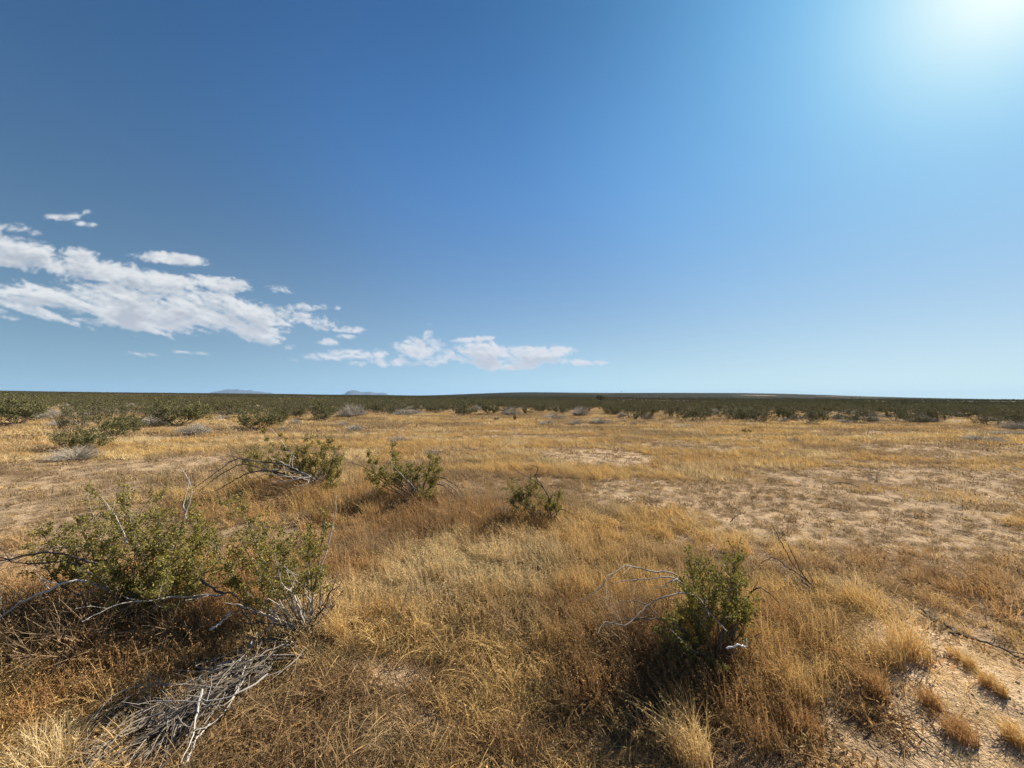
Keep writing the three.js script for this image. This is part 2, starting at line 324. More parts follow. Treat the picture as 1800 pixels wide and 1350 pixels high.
function stick(parent, name, pts, r0, r1, col, r, twigs = 0, sides = 6, bend = 0.022) {   // one dead branch, with side twigs
  const mb = new MB(), line = smooth(pts, Math.max(8, pts.length * 4));
  for (let k = 1; k < line.length - 1; k++) line[k].add(rndDir(r).multiplyScalar(r0 * 0.8));
  const sag = line[0].distanceTo(line[line.length - 1]) * bend, w1 = rndDir(r), w2 = rndDir(r), f1 = 2 + r() * 3, f2 = 5 + r() * 5;
  for (let k = 1; k < line.length; k++) { const t = k / line.length; line[k].addScaledVector(w1, sag * Math.sin(t * f1)).addScaledVector(w2, sag * 0.45 * Math.sin(t * f2)); }
  mb.tube(line, r0, r1, col, sides, r);
  for (let k = 0; k < twigs; k++) {
    const i = 2 + Math.floor(r() * (line.length - 3)), d = line[Math.min(i + 1, line.length - 1)].clone().sub(line[i - 1]).normalize().multiplyScalar(0.8).add(rndDir(r).multiplyScalar(0.75)), L = line[0].distanceTo(line[line.length - 1]) * (0.12 + r() * 0.22);
    d.y = Math.abs(d.y) * 0.6; d.normalize();
    const b = line[i].clone().addScaledVector(d, L * 0.5).add(rndDir(r).multiplyScalar(L * 0.1)), e = b.clone().addScaledVector(d, L * 0.5).add(rndDir(r).multiplyScalar(L * 0.13)), q = mix(r0, r1, i / line.length) * 0.55;
    mb.tube([line[i], b, e], q, q * 0.35, col, 4, r);
  }
  return mb.build(name, bark, parent);
}
function nearBush(spec) {
  const r = rngOf(spec.seed), base = ground(...spec.base), depth = -base.z;
  const g = thing('creosote_bush', spec.label, 'bush', base, spec.group), wood = new MB(), leaf = new MB(), off = (p) => p.sub(base);
  for (const [px, py, rp, dz = 0, k = 1] of spec.plumes) {
    const D = depth + dz + gauss(r) * spec.deep, tip = off(atDepth(px, py, D)), rad = (rp / F) * D;
    const foot = V(gauss(r) * spec.foot, 0.01, gauss(r) * spec.foot);
    tip.y = Math.max(tip.y, 0.1);
    plume(wood, leaf, foot, tip, rad, Math.round(spec.n * k), spec.leaf, r, spec.stem * (0.7 + r() * 0.6));
  }
  for (let k = 0; k < (spec.stubs ?? 0); k++) {   // bare stems at the foot
    const a = r() * Math.PI * 2, t = 0.35 + r() * 0.6, L = spec.stubLength * (0.5 + r() * 0.7), e = V(Math.cos(a) * Math.sin(t) * L, Math.cos(t) * L, Math.sin(a) * Math.sin(t) * L);
    wood.tube(smooth([V(gauss(r) * spec.foot, 0, gauss(r) * spec.foot), e.clone().multiplyScalar(0.5).add(rndDir(r).multiplyScalar(L * 0.08)), e], 5), spec.stem * 0.75, spec.stem * 0.25, shadeOf(r() < 0.5 ? GREY : DARK, 0.7 + r() * 0.6), 4, r);
  }
  wood.build('stems', bark, g); tag(leaf.build('foliage', leafMat, g), null, null, null, 'stuff');
  for (const [pts, r0, tone, tw = 2] of spec.dead ?? []) {
    const line = pts.map(([px, py, dz = 0]) => { const p = atDepth(px, py, depth + dz); p.y = Math.max(p.y, height(p.x, p.z) + r0); return off(p); });
    stick(g, 'dead_branch', line, r0, r0 * 0.35, tone, r, tw);
  }
  return g;
}
nearBush({ seed: 11, base: [275, 1085], deep: 0.16, foot: 0.10, n: 1150, leaf: 0.0142, stem: 0.007, stubs: 26, stubLength: 0.5, label: 'large sprawling green creosote bush at the far left of the foreground',
  plumes: [[150, 866, 26, 0.25, 0.45], [186, 890, 34, 0.15], [222, 888, 32, 0.1], [210, 925, 36], [78, 945, 32, 0.1], [118, 955, 36], [158, 968, 38], [60, 968, 26, 0.1, 0.6], [196, 958, 36, 0.1], [272, 885, 22, 0.1, 0.7], [280, 918, 32], [312, 932, 32], [334, 872, 20, 0.2, 0.35], [300, 968, 40], [342, 962, 38, 0.1], [252, 978, 40], [232, 1008, 42], [312, 1016, 42], [348, 1002, 36], [275, 1036, 40, -0.1], [200, 1010, 34, -0.1, 0.7], [330, 1040, 30, -0.1, 0.7], [345, 915, 26, 0.2, 0.6], [245, 1045, 30, -0.15, 0.6], [100, 985, 26, -0.1, 0.5], [140, 930, 30, 0.2, 0.7], [170, 1000, 32, -0.15, 0.7], [360, 940, 28, 0.25, 0.7], [380, 1000, 30, 0.1, 0.7], [290, 1000, 36, -0.2, 0.8]],
  dead: [[[[326, 912, 0.1], [322, 880, 0.1], [328, 846, 0.12], [318, 822, 0.12]], 0.0045, PALE], [[[325, 905, 0.1], [334, 870, 0.1], [330, 838, 0.1]], 0.004, PALE], [[[222, 955, -0.1], [205, 915, -0.1], [178, 872, -0.05]], 0.0045, PALE, 3],
    [[[270, 1060], [170, 1000, -0.1], [90, 980, -0.1], [0, 992, -0.1], [-60, 1002]], 0.009, DARK, 4], [[[240, 1060], [140, 1020, -0.2], [60, 1050, -0.3], [20, 1068, -0.35], [-15, 1102, -0.4]], 0.010, PALE, 5], [[[200, 1040, -0.1], [120, 985, -0.1], [40, 985, -0.1], [-30, 975]], 0.007, DARK, 4],
    [[[392, 1046, -0.05], [330, 1052, -0.1], [262, 1058, -0.2], [195, 1068, -0.3], [142, 1094, -0.4]], 0.008, PALE, 3], [[[190, 960, 0.1], [110, 962, 0.1], [50, 975, 0.05], [-20, 1000, 0]], 0.006, GREY, 4]] });
nearBush({ seed: 12, base: [540, 1118], deep: 0.15, foot: 0.09, n: 820, leaf: 0.0138, stem: 0.0068, stubs: 34, stubLength: 0.42, label: 'airy green creosote bush with bare grey stems above the brush pile',
  plumes: [[402, 890, 24, 0.3, 0.7], [430, 902, 30, 0.3], [462, 920, 30, 0.25], [388, 968, 34, 0.2], [372, 958, 26, 0.25, 0.6], [418, 990, 36, 0.1], [445, 945, 34, 0.15], [500, 940, 32, 0.1], [540, 950, 32], [572, 908, 18, 0.1, 0.4], [482, 978, 36], [522, 990, 36], [546, 968, 32], [455, 1010, 34], [498, 1016, 34], [405, 1010, 26, 0.1, 0.7], [565, 985, 24, 0, 0.5]],
  dead: [[[[540, 1095], [553, 1020], [574, 955], [588, 905], [592, 872]], 0.006, PALE, 4], [[[535, 1100], [520, 1050], [490, 1020], [486, 995]], 0.0065, PALE, 3], [[[545, 1105], [545, 1060], [525, 1025], [505, 1002]], 0.006, GREY, 3], [[[550, 1100], [575, 1060, -0.1], [592, 1012, -0.1]], 0.007, DARK, 3], [[[545, 1100], [560, 1075], [580, 1040], [600, 1030]], 0.006, DARK, 4],
    [[[352, 1018, 0.1], [385, 1040, 0.05], [408, 1046], [425, 1075, -0.1], [440, 1098, -0.15]], 0.009, DARK, 3], [[[368, 1108, -0.25], [388, 1094, -0.2], [408, 1074, -0.15]], 0.008, PALE, 1], [[[540, 1110], [480, 1085, -0.05], [430, 1068, -0.1], [395, 1062, -0.1]], 0.009, GREY, 4], [[[545, 1112], [500, 1100, -0.1], [455, 1095, -0.1], [412, 1098, -0.15]], 0.008, DARK, 4], [[[488, 1060, -0.1], [482, 1085, -0.12], [470, 1112, -0.15]], 0.006, PALE, 1], [[[530, 1100], [510, 1115, -0.1], [475, 1125, -0.15], [430, 1120, -0.2]], 0.009, DARK, 3]] });
nearBush({ seed: 13, base: [555, 862], deep: 0.3, foot: 0.18, n: 740, leaf: 0.0215, stem: 0.009, stubs: 22, stubLength: 0.5, label: 'green creosote bush with white dead limbs arching out to its left',
  plumes: [[425, 806, 13], [447, 798, 14], [480, 795, 15], [500, 782, 14], [520, 786, 15], [540, 776, 14], [562, 770, 12], [576, 780, 14], [588, 795, 14], [594, 812, 14], [560, 804, 16], [532, 806, 16], [508, 806, 15], [580, 832, 15], [588, 850, 12], [570, 822, 15], [546, 820, 15], [465, 760, 7, 0, 0.5], [452, 808, 12], [478, 812, 12], [495, 768, 8, 0, 0.5], [530, 830, 13], [598, 830, 11, 0, 0.7]],
  dead: [[[[548, 845], [500, 822, -0.2], [450, 815, -0.3], [415, 808, -0.4], [385, 822, -0.4], [340, 855, -0.3]], 0.014, DARK, 5], [[[548, 848], [480, 828, -0.3], [430, 815, -0.4], [398, 828, -0.5], [352, 862, -0.5]], 0.013, DARK, 4], [[[545, 850], [470, 828, -0.4], [425, 835, -0.5], [390, 855, -0.6], [355, 872, -0.7]], 0.014, DARK, 5], [[[552, 842, -0.3], [512, 822, -0.4], [478, 806, -0.4]], 0.011, PALE, 4], [[[548, 838, -0.4], [520, 842, -0.5], [500, 848, -0.5], [472, 842, -0.5]], 0.010, PALE, 5], [[[545, 840, -0.4], [535, 853, -0.5], [518, 854, -0.5]], 0.010, PALE, 2], [[[550, 840, -0.3], [500, 828, -0.4], [462, 830, -0.4]], 0.010, GREY, 6], [[[520, 806, -0.2], [497, 782, -0.2], [474, 752, -0.2]], 0.009, PALE, 2], [[[550, 846, -0.3], [510, 838, -0.5], [470, 834, -0.5], [440, 845, -0.5]], 0.010, GREY, 7]] });
nearBush({ seed: 14, base: [735, 880], deep: 0.25, foot: 0.2, n: 680, leaf: 0.020, stem: 0.009, stubs: 26, stubLength: 0.45, label: 'green creosote bush with upright plumes right of the arching dead limbs',
  plumes: [[690, 774, 9, 0.1, 0.6], [688, 792, 9, 0.1, 0.6], [648, 804, 10], [662, 818, 13], [645, 834, 11], [692, 806, 13], [700, 820, 15], [720, 824, 16], [736, 830, 16], [756, 806, 13], [764, 812, 13], [768, 830, 15], [766, 848, 14], [748, 872, 12, -0.2], [762, 884, 10, -0.2, 0.8], [704, 838, 14], [680, 836, 13], [658, 856, 10, 0, 0.6], [740, 850, 15]],
  dead: [[[[745, 872], [710, 840, -0.2], [682, 806, -0.2]], 0.008, GREY, 3], [[[730, 872], [700, 845, -0.2], [668, 825, -0.2]], 0.008, DARK, 3], [[[772, 838], [790, 846], [806, 856], [817, 876]], 0.009, DARK, 3], [[[772, 846], [792, 854], [806, 868], [812, 880]], 0.009, GREY, 4], [[[768, 850], [785, 858], [800, 874]], 0.009, DARK, 4], [[[720, 870], [660, 830, 0.1], [635, 818, 0.1], [612, 814, 0.1]], 0.008, DARK, 2]] });
nearBush({ seed: 15, base: [962, 920], deep: 0.18, foot: 0.14, n: 520, leaf: 0.016, stem: 0.0075, stubs: 22, stubLength: 0.36, label: 'small green creosote bush with a tall bare stem bent over leftward',
  plumes: [[898, 862, 14], [914, 854, 15], [932, 846, 14], [944, 860, 17], [954, 878, 17], [926, 880, 18], [982, 874, 14], [902, 880, 15], [978, 892, 14], [940, 896, 16, 0, 0.7], [912, 868, 15], [966, 886, 15]],
  dead: [[[[968, 915], [966, 885], [955, 858], [942, 838], [945, 822], [930, 815]], 0.0085, DARK, 2], [[[955, 858], [935, 843], [908, 828], [888, 808]], 0.006, DARK, 1], [[[966, 880], [985, 850], [968, 838]], 0.005, GREY, 1], [[[972, 915], [985, 895], [1005, 905], [1020, 915]], 0.006, DARK, 4], [[[960, 918], [930, 895, -0.1], [900, 880, -0.2], [882, 885, -0.2]], 0.006, DARK, 3]] });
nearBush({ seed: 16, base: [1250, 1158], deep: 0.15, foot: 0.10, n: 720, leaf: 0.0120, stem: 0.0065, stubs: 30, stubLength: 0.32, label: 'dense dark green creosote bush standing alone in the right foreground',
  plumes: [[1212, 978, 22, 0.1], [1228, 990, 26], [1292, 972, 20, 0.1], [1300, 962, 16, 0.1, 0.6], [1290, 992, 26], [1268, 1000, 28], [1208, 1005, 28], [1232, 1016, 32], [1262, 1022, 32], [1292, 1018, 30], [1312, 1036, 24], [1300, 1054, 28], [1270, 1050, 32], [1240, 1056, 32], [1214, 1050, 30], [1204, 1026, 28], [1286, 1080, 28], [1252, 1088, 30], [1220, 1094, 30, -0.05], [1194, 1092, 28, -0.1], [1178, 1106, 24, -0.15, 0.7], [1160, 1114, 20, -0.2, 0.6], [1182, 1132, 22, -0.2, 0.6], [1266, 1168, 14, -0.3, 0.3], [1310, 1066, 20], [1235, 1120, 24, -0.1, 0.6], [1205, 1125, 24, -0.2, 0.6]],
  dead: [[[[1245, 1090], [1232, 1058, -0.1], [1205, 1043, -0.15], [1165, 1048, -0.2], [1145, 1056, -0.2], [1120, 1076, -0.25], [1095, 1096, -0.3], [1055, 1094, -0.3], [1044, 1114, -0.35]], 0.0052, [0.26, 0.225, 0.185], 4], [[[1240, 1080, 0.1], [1190, 1015, 0.15], [1145, 1010, 0.15], [1105, 998, 0.15], [1080, 1006, 0.1], [1055, 1026, 0.05], [1024, 1050]], 0.0055, GREY, 4], [[[1235, 1060, 0.1], [1185, 1016, 0.1], [1125, 1018, 0.1], [1054, 1032, 0.05]], 0.005, GREY, 4], [[[1278, 1141, -0.3], [1300, 1134, -0.3], [1312, 1136, -0.3], [1313, 1124, -0.3]], 0.0055, [0.62, 0.60, 0.56], 1], [[[1278, 1110, -0.2], [1258, 1090, -0.2], [1240, 1068, -0.2]], 0.004, GREY, 1], [[[1290, 1090], [1330, 1032], [1350, 1042], [1372, 1062]], 0.005, DARK, 2], [[[1192, 1018, 0], [1178, 1024, -0.05], [1163, 1034, -0.05]], 0.006, PALE, 1], [[[1230, 1130, -0.1], [1170, 1090, -0.2], [1110, 1090, -0.25], [1060, 1100, -0.3]], 0.006, DARK, 5], [[[1230, 1140, -0.1], [1180, 1110, -0.2], [1130, 1060, -0.2], [1090, 1060, -0.25]], 0.005, DARK, 5]] });

// ------------------------------------------------------------------ dead wood lying on the ground
{
  const r = rngOf(77), pile = [], at = ground(385, 1215);
  const g = thing('brush_pile', 'pile of long grey dead branches lying across the lower left', 'dead branches', at);
  for (let k = 0; k < 112; k++) {
    const s = r(), q = gauss(r), lift = 0.025 + r() * r() * 0.12;
    const a = ground(mix(420, 550, r()), mix(1108, 1165, s) + 4 * q, lift * 0.8), m1 = ground(mix(410, 480, r()), 1165 + 28 * gauss(r), lift + 0.02), m = ground(372 + 36 * gauss(r), 1216 + 30 * gauss(r), lift + 0.03);
    const far = r(), e1 = ground(mix(195, 330, far) + 18 * gauss(r), mix(1262, 1285, far) + 34 * gauss(r), lift * 0.9), e = ground(mix(70, 300, far) + 26 * gauss(r), mix(1318, 1372, r()) + 22 * gauss(r), 0.02 + r() * 0.06);
    const wild = ground(mix(220, 500, r()), mix(1150, 1330, r()), 0.03 + r() * 0.05), near = m.clone().lerp(e1, r()).add(V(gauss(r) * 0.12, 0.02, gauss(r) * 0.12));
    const run = [[a, m1, m], [m1, m, e1], [a, m1, m, e1], [m, e1, e], [m1, near, wild], [e1, near, e], [m, e1, e], [near, e1, e]][k % 8];
    const tone = r() < 0.16 ? PALE : r() < 0.5 ? [0.27, 0.23, 0.185] : [0.16, 0.13, 0.10];
    stick(g, 'dead_branch', run.map((p) => p.sub(at)), 0.003 + r() * r() * 0.0058, 0.0015, shadeOf(tone, 0.75 + r() * 0.4), r, Math.floor(r() * 6), 6, 0.06);
  }
  const lone = (name, label, pts, rad, tone, tw, lift, seed) => {
    const rr = rngOf(seed), line = pts.map(([x, y, h = lift]) => ground(x, y, h)), o = line[0].clone(), gg = thing(name, label, 'branch', o);
    stick(gg, 'limb', line.map((p) => p.sub(o)), rad, rad * 0.45, tone, rr, tw);
    return gg;
  };
  lone('fallen_branch', 'long dark fallen branch lying on sand at the right edge', [[1618, 1070], [1660, 1098], [1690, 1117], [1740, 1131], [1800, 1158], [1850, 1188]], 0.011, DARK, 3, 0.02, 5);
  lone('fallen_branch', 'pale forked stick on the grass at the bottom left edge', [[-25, 1352], [10, 1340], [48, 1318]], 0.008, PALE, 1, 0.04, 6);
  lone('fallen_branch', 'short pale stick standing in straw below the brush pile', [[322, 1352], [338, 1318], [352, 1290], [372, 1268]], 0.006, PALE, 1, 0.06, 7);
  lone('fallen_branch', 'thin dark stick lying across the bare ground at middle right', [[1458, 851], [1480, 849], [1512, 856]], 0.012, DARK, 1, 0.03, 8);
  lone('fallen_branch', 'short dark twig poking out of golden grass at right', [[1284, 918], [1294, 908, 0.1], [1304, 902, 0.16]], 0.007, DARK, 0, 0.02, 9);
  lone('fallen_branch', 'dark limb half buried in straw at the bottom right', [[1530, 1235], [1570, 1262], [1610, 1290], [1640, 1312]], 0.006, DARK, 2, 0.03, 19);
  const b = ground(1435, 1052), d = -b.z, gd = thing('dead_shrub', 'collapsed dead shrub of dark thin stems right of the lone dark bush', 'dead shrub', b), rr = rngOf(41);
  const D = (pts, rad, tone, tw) => stick(gd, 'dead_branch', pts.map(([x, y, dz = 0]) => { const p = atDepth(x, y, d + dz); p.y = Math.max(p.y, height(p.x, p.z) + 0.012); return p.sub(b); }), rad, rad * 0.4, tone, rr, tw);
  D([[1478, 1060], [1445, 1042], [1418, 1028], [1398, 1000, 0.2], [1378, 962, 0.2], [1360, 925, 0.2]], 0.007, DARK, 2); D([[1440, 1045], [1412, 1010, 0.1], [1400, 985, 0.1], [1386, 958, 0.1]], 0.006, DARK, 1); D([[1440, 1045], [1430, 1025], [1418, 1000]], 0.005, DARK, 1);
  D([[1450, 1048], [1410, 1015, 0.15], [1385, 998, 0.2], [1360, 980, 0.25], [1336, 990, 0.3]], 0.007, DARK, 4); D([[1457, 1052], [1456, 1038], [1455, 1022]], 0.006, PALE, 1); D([[1470, 1055], [1430, 1035, 0.1], [1395, 1012, 0.2], [1375, 998, 0.25]], 0.008, GREY, 6);
  D([[1460, 1052], [1425, 1035, 0.05], [1400, 1020, 0.1], [1385, 1010, 0.15]], 0.008, [0.3, 0.28, 0.25], 7); D([[1450, 1050], [1420, 1040], [1395, 1028], [1380, 1020]], 0.007, GREY, 7);
}

// ------------------------------------------------------------------ shrubs further off: patterns to copy
function creosoteShape(seed, n, size, palette = SCRUB) {   // about 1 m high and 1.5 m wide
  const r = rngOf(seed), wood = new MB(), leaf = new MB();
  for (let k = 0; k < 15; k++) {
    const a = r() * Math.PI * 2, t = 0.1 + Math.sqrt(r()) * 0.95, L = (0.78 + r() * 0.34) * (1 - 0.12 * t), tip = V(Math.cos(a) * Math.sin(t) * L * 0.95, Math.max(0.22, Math.cos(t) * L), Math.sin(a) * Math.sin(t) * L * 0.95);
    plume(wood, leaf, V(gauss(r) * 0.07, -0.05, gauss(r) * 0.07), tip, 0.26 + r() * 0.12, n, size, r, 0.014, palette);
  }
  return [wood.geometry(), leaf.geometry()];
}
function twigShape(seed, n, dome, wide = 1, tint = [0.36, 0.32, 0.265]) {   // a grey dome of dead twigs, about 1 m wide and half as high
  const r = rngOf(seed), wood = new MB();
  for (let k = 0; k < n; k++) {
    const a = r() * Math.PI * 2, t = Math.sqrt(r()) * 1.35, L = dome * (0.7 + r() * 0.45), d = V(Math.cos(a) * Math.sin(t) * 1.05, Math.cos(t) * 0.85 + 0.06, Math.sin(a) * Math.sin(t) * 1.05).multiplyScalar(L);
    const m = d.clone().multiplyScalar(0.55).add(rndDir(r).multiplyScalar(0.06)); m.y = Math.max(m.y, 0.02);
    const g = 0.65 + r() * 0.7, c = shadeOf(tint, g);
    wood.tube([V(gauss(r) * 0.08, -0.03, gauss(r) * 0.08), m, d], 0.008 * wide, 0.003 * wide, c, 3);
    for (let j = 0; j < 2; j++) wood.tube([m, m.clone().lerp(d, 0.5).add(rndDir(r).multiplyScalar(0.07)), d.clone().add(rndDir(r).multiplyScalar(0.13))], 0.005 * wide, 0.002 * wide, c, 3);
  }
  return [wood.geometry(), null];
}
const GREEN = [creosoteShape(101, 130, 0.05), creosoteShape(102, 150, 0.05), creosoteShape(103, 110, 0.052), creosoteShape(104, 130, 0.055), creosoteShape(105, 140, 0.048)];
const NEARER = [creosoteShape(111, 420, 0.042, OLIVE), creosoteShape(112, 460, 0.042, OLIVE), creosoteShape(113, 400, 0.042, OLIVE), creosoteShape(114, 440, 0.042, OLIVE)];
const TWIGS = [twigShape(201, 170, 0.5, 0.75), twigShape(202, 190, 0.5, 0.8), twigShape(203, 150, 0.5, 0.75)];
const BROWN = [twigShape(211, 150, 0.5, 0.5, [0.27, 0.185, 0.105]), twigShape(212, 180, 0.5, 0.45, [0.30, 0.20, 0.11]), twigShape(213, 150, 0.5, 0.5, [0.22, 0.16, 0.10])];
const shapes = { c: GREEN, n: NEARER, g: TWIGS, b: BROWN, s: [twigShape(221, 26, 0.5, 0.7, [0.25, 0.22, 0.19])] };
function shrub(kind, variant, p, turn, sx, sy, label, group) {
  const [wood, leaf] = shapes[kind][variant % shapes[kind].length], g = thing('cn'.includes(kind) ? 'creosote_bush' : 'dead_shrub', label, 'cn'.includes(kind) ? 'bush' : 'dead shrub', p, group);
  g.rotation.y = turn; g.scale.set(sx, sy, sx);
  const add = (n, geo, m) => { const o = new THREE.Mesh(geo, m); o.name = n; o.castShadow = o.receiveShadow = true; g.add(o); return o; };
  add('cn'.includes(kind) ? 'stems' : 'twigs', wood, bark);
  if (leaf) add('foliage', leaf, scrubMat).userData.kind = 'stuff';
  return g;
}
const placed = [];
{
  const r = rngOf(300);
  // [x, foot y, width and height in the survey, kind, label]
  const list = [
    [28, 747, 80, 42, 'c', 'large olive creosote bush cut by the left edge'], [78, 737, 24, 13, 'g', 'small grey dead shrub right of the left edge bush'], [112, 749, 44, 15, 'g', 'low grey dead shrub left of the dark green mid bushes'],
    [190, 768, 78, 33, 'c', 'dark green creosote bush behind the smaller bush with grey brush in front'], [223, 750, 34, 18, 'c', 'little creosote bush just behind the dark green left mid bush'],
    [146, 790, 72, 38, 'c', 'yellow green creosote bush with a pale grey shrub in front'], [132, 809, 68, 27, 'g', 'pale silvery dead shrub in front of the yellow green left bush'],
    [312, 748, 80, 38, 'c', 'big olive creosote bush, tallest of the left middle distance'], [268, 748, 56, 20, 'g', 'grey dead brush at the left foot of the big olive bush'], [343, 764, 54, 23, 'g', 'rounded silvery dead shrub below the big olive bush'],
    [155, 731, 26, 9, 'g', 'low grey dead shrub on orange ground, leftmost of three'], [203, 728, 32, 10, 'g', 'low grey dead shrub on orange ground, rightmost of three'], [126, 724, 22, 8, 'g', 'low grey dead shrub on orange ground, farthest of three'],
    [395, 727, 54, 23, 'c', 'dark creosote bush right of the big olive bush'], [390, 737, 28, 8, 'g', 'flat greyish dead shrub under the dark bush right of the big one'], [456, 754, 68, 28, 'c', 'bright green low creosote bush left of centre'], [488, 747, 28, 25, 'c', 'upright bushlet at the right end of the bright green low bush'],
    [518, 746, 20, 12, 'g', 'small round pale dead shrub right of the bright green low bush'], [497, 756, 18, 8, 'g', 'tiny dark dead shrub beneath the upright bushlet'], [530, 735, 32, 17, 'c', 'small creosote bush touching the dark upright bush on its right'], [564, 738, 44, 29, 'c', 'dark upright creosote bush left of the grey dome'],
    [620, 733, 46, 25, 'g', 'large grey domed dead shrub at the edge of the shrub belt'], [624, 757, 34, 12, 'g', 'purplish low dead shrub in the grass below the grey dome'], [604, 748, 18, 10, 'g', 'faint pale dead shrub below left of the grey dome'],
    [860, 729, 34, 19, 'c', 'dark creosote bush in front of the belt, beside a grey one'], [820, 729, 20, 10, 'c', 'small dark creosote bush left of the dark centre bush'], [898, 731, 32, 16, 'g', 'grey brown dead shrub right of the dark centre bush'], [873, 740, 9, 6, 'c', 'tiny bright green bushlet in the golden grass'], [905, 740, 7, 10, 'c', 'tiny upright green sprout in the golden grass'],
    [950, 724, 16, 10, 'c', 'small creosote bush at the belt edge left of the grey patches'], [985, 727, 22, 14, 'c', 'creosote bush at the belt edge above the grey patches'], [1020, 731, 36, 17, 'g', 'dark grey twiggy dead shrub at the belt edge near centre'], [976, 736, 42, 10, 'g', 'long flat grey dead shrub in front of the belt edge'], [960, 746, 28, 8, 'g', 'low grey dead shrub in grass, nearest of the centre patches'],
    [1012, 747, 26, 10, 'g', 'pale low dead shrub beside the nearest centre patch'], [1054, 745, 38, 12, 'g', 'wide grey dead shrub with a dark stub at its right'], [1095, 741, 12, 5, 'g', 'tiny dark dead shrub right of the wide grey one'], [1075, 730, 24, 13, 'c', 'creosote bush below the lone branching tree'], [1093, 734, 15, 13, 'g', 'narrow dead shrub right of the bush below the tree'],
    [1140, 737, 28, 12, 'g', 'dark rounded dead shrub right of centre before the belt'], [1115, 748, 12, 7, 'g', 'small upright dead shrub in the grass right of centre'], [1212, 751, 62, 6, 'g', 'very wide flat dead shrub lying in the grass'], [1232, 732, 38, 16, 'c', 'creosote bush at the belt edge left of the long hedge like mass'], [1292, 734, 62, 19, 'c', 'wide creosote bush at the belt edge, longest on the right'],
    [1378, 740, 26, 22, 'c', 'creosote bush jutting out of the belt above a grey twig clump'], [1378, 743, 18, 9, 'g', 'grey twig clump at the foot of the jutting bush'], [1312, 762, 16, 8, 'c', 'sparse green sprout alone in the right grass'], [1395, 779, 28, 12, 'g', 'dark dead shrub with a raised stick in the right grass'], [1726, 777, 62, 14, 'g', 'dark flattened dead shrub near the right edge'], [1786, 764, 74, 7, 'g', 'black low brush heap cut by the right edge'],
    [1540, 846, 32, 26, 's', 'small skeletal dead shrub on the bare ground at right'], [700, 778, 40, 13, 'g', 'low dead shrub behind the upright plumes of the centre bush'], [760, 800, 34, 10, 'g', 'faint dead shrub in grass behind the centre bush'], [1008, 930, 44, 20, 'g', 'low dead shrub at the right foot of the bent stem bush'], [890, 905, 44, 20, 'g', 'tangled dead shrub at the left foot of the bent stem bush'],
    [1118, 1158, 170, 105, 'b', 'brown dry weed thicket at the left foot of the lone dark bush'], [1185, 1185, 120, 70, 'b', 'brown dry weed thicket below the lone dark bush'], [150, 1140, 230, 110, 'b', 'broad brown weed thicket below the large left bush'], [40, 1110, 150, 90, 'b', 'brown weed thicket at the left edge below the pale limb'], [330, 1112, 170, 80, 'b', 'brown weed thicket between the two large left bushes'], [880, 925, 70, 30, 'b', 'brown weed clump left of the bent stem bush'], [520, 880, 130, 30, 'b', 'brown weeds under the arching dead limbs'],
    [655, 880, 34, 24, 'g', 'dark tangled dead shrub at the left foot of the plumed bush'], [1560, 735, 30, 8, 'g', 'low grey dead shrub in front of the right belt'], [1485, 744, 30, 8, 'g', 'pale thin dead shrub in the far right grass'],
  ];
  list.forEach(([x, y, w, h, kind, label], i) => {
    const p = ground(x, y), d = -p.z, W = (w / F) * d, Hh = (h / F) * d; p.y -= 0.02;
    shrub(kind === 'c' ? 'n' : kind, i, p, r() * 6.28, kind === 'c' ? W / 1.5 : W / 0.95, kind === 'c' ? Hh / 0.92 : Hh / (kind === 'g' ? 0.5 : 0.46), label);
    placed.push([p.x, p.z, W / 2]);
  });
  // the belt of shrubs
  const cand = [];
  const front = (az) => mix(24, 33, sstep(-0.85, -0.3, az)) + 7 * sstep(-0.25, 0.0, az) * sstep(0.45, 0.1, az) + (vnoise(az * 14, 3, 5) - 0.5) * 9 + (vnoise(az * 50, 8, 6) - 0.5) * 4;
  for (let k = 0; k < 15000; k++) {
    const az = (r() * 2 - 1) * 1.12, d = Math.sqrt(mix(22 * 22, 170 * 170, r())), x = Math.sin(az) * d, z = -Math.cos(az) * d;
    if (d < front(az) || (Math.abs(az - 0.838) < 0.035 && d < 40) || (Math.abs(az - 0.226) < 0.02 && d < 60) || placed.some(([a, b, q]) => Math.hypot(a - x, b - z) < q + 0.7)) continue;
    const dens = mix(0.5, 0.9, sstep(28, 70, d)) * mix(0.6, 1, Math.max(sstep(-0.5, -0.1, az), sstep(35, 75, d))) * (fbm(x / 8, z / 8, 2, 55) > 0.42 ? 1 : 0.15);
    if (r() > dens) continue;
    let close = 0; for (let j = Math.max(0, cand.length - 4000); j < cand.length; j++) { const c = cand[j]; if (Math.abs(c.x - x) < 1.45 && Math.abs(c.z - z) < 1.45) { close = 1; break; } }
    if (close) continue;
    cand.push({ x, z, d, az, s: 0.75 + r() * 0.85, h: 0.72 + r() * 0.6, t: r() * 6.28, v: Math.floor(r() * 5), grey: r() < 0.22 });
  }
  cand.sort((a, b) => a.d - b.d);
  const named = cand.filter((c) => Math.abs(c.az) < 0.95).slice(0, 240), rest = cand.filter((c) => !named.includes(c));
  for (const c of named) {
    const p = V(c.x, height(c.x, c.z) - 0.03, c.z);
    if (c.grey) shrub('g', c.v, p, c.t, c.s * 1.6, c.h * 1.15, 'grey twiggy dead shrub among the bushes of the dark belt', 'grey shrubs in the belt');
    else shrub('c', c.v, p, c.t, c.s, c.h, 'olive green bush in the dark shrub belt under the horizon', 'bushes of the shrub belt');
  }
  // the mass of shrubs behind: one uncountable cover
  const mass = new THREE.Group(); mass.name = 'distant_shrubbery'; scene.add(mass);
  tag(mass, 'dark olive scrub covering the far plain up to the low hill', 'scrub', null, 'stuff');
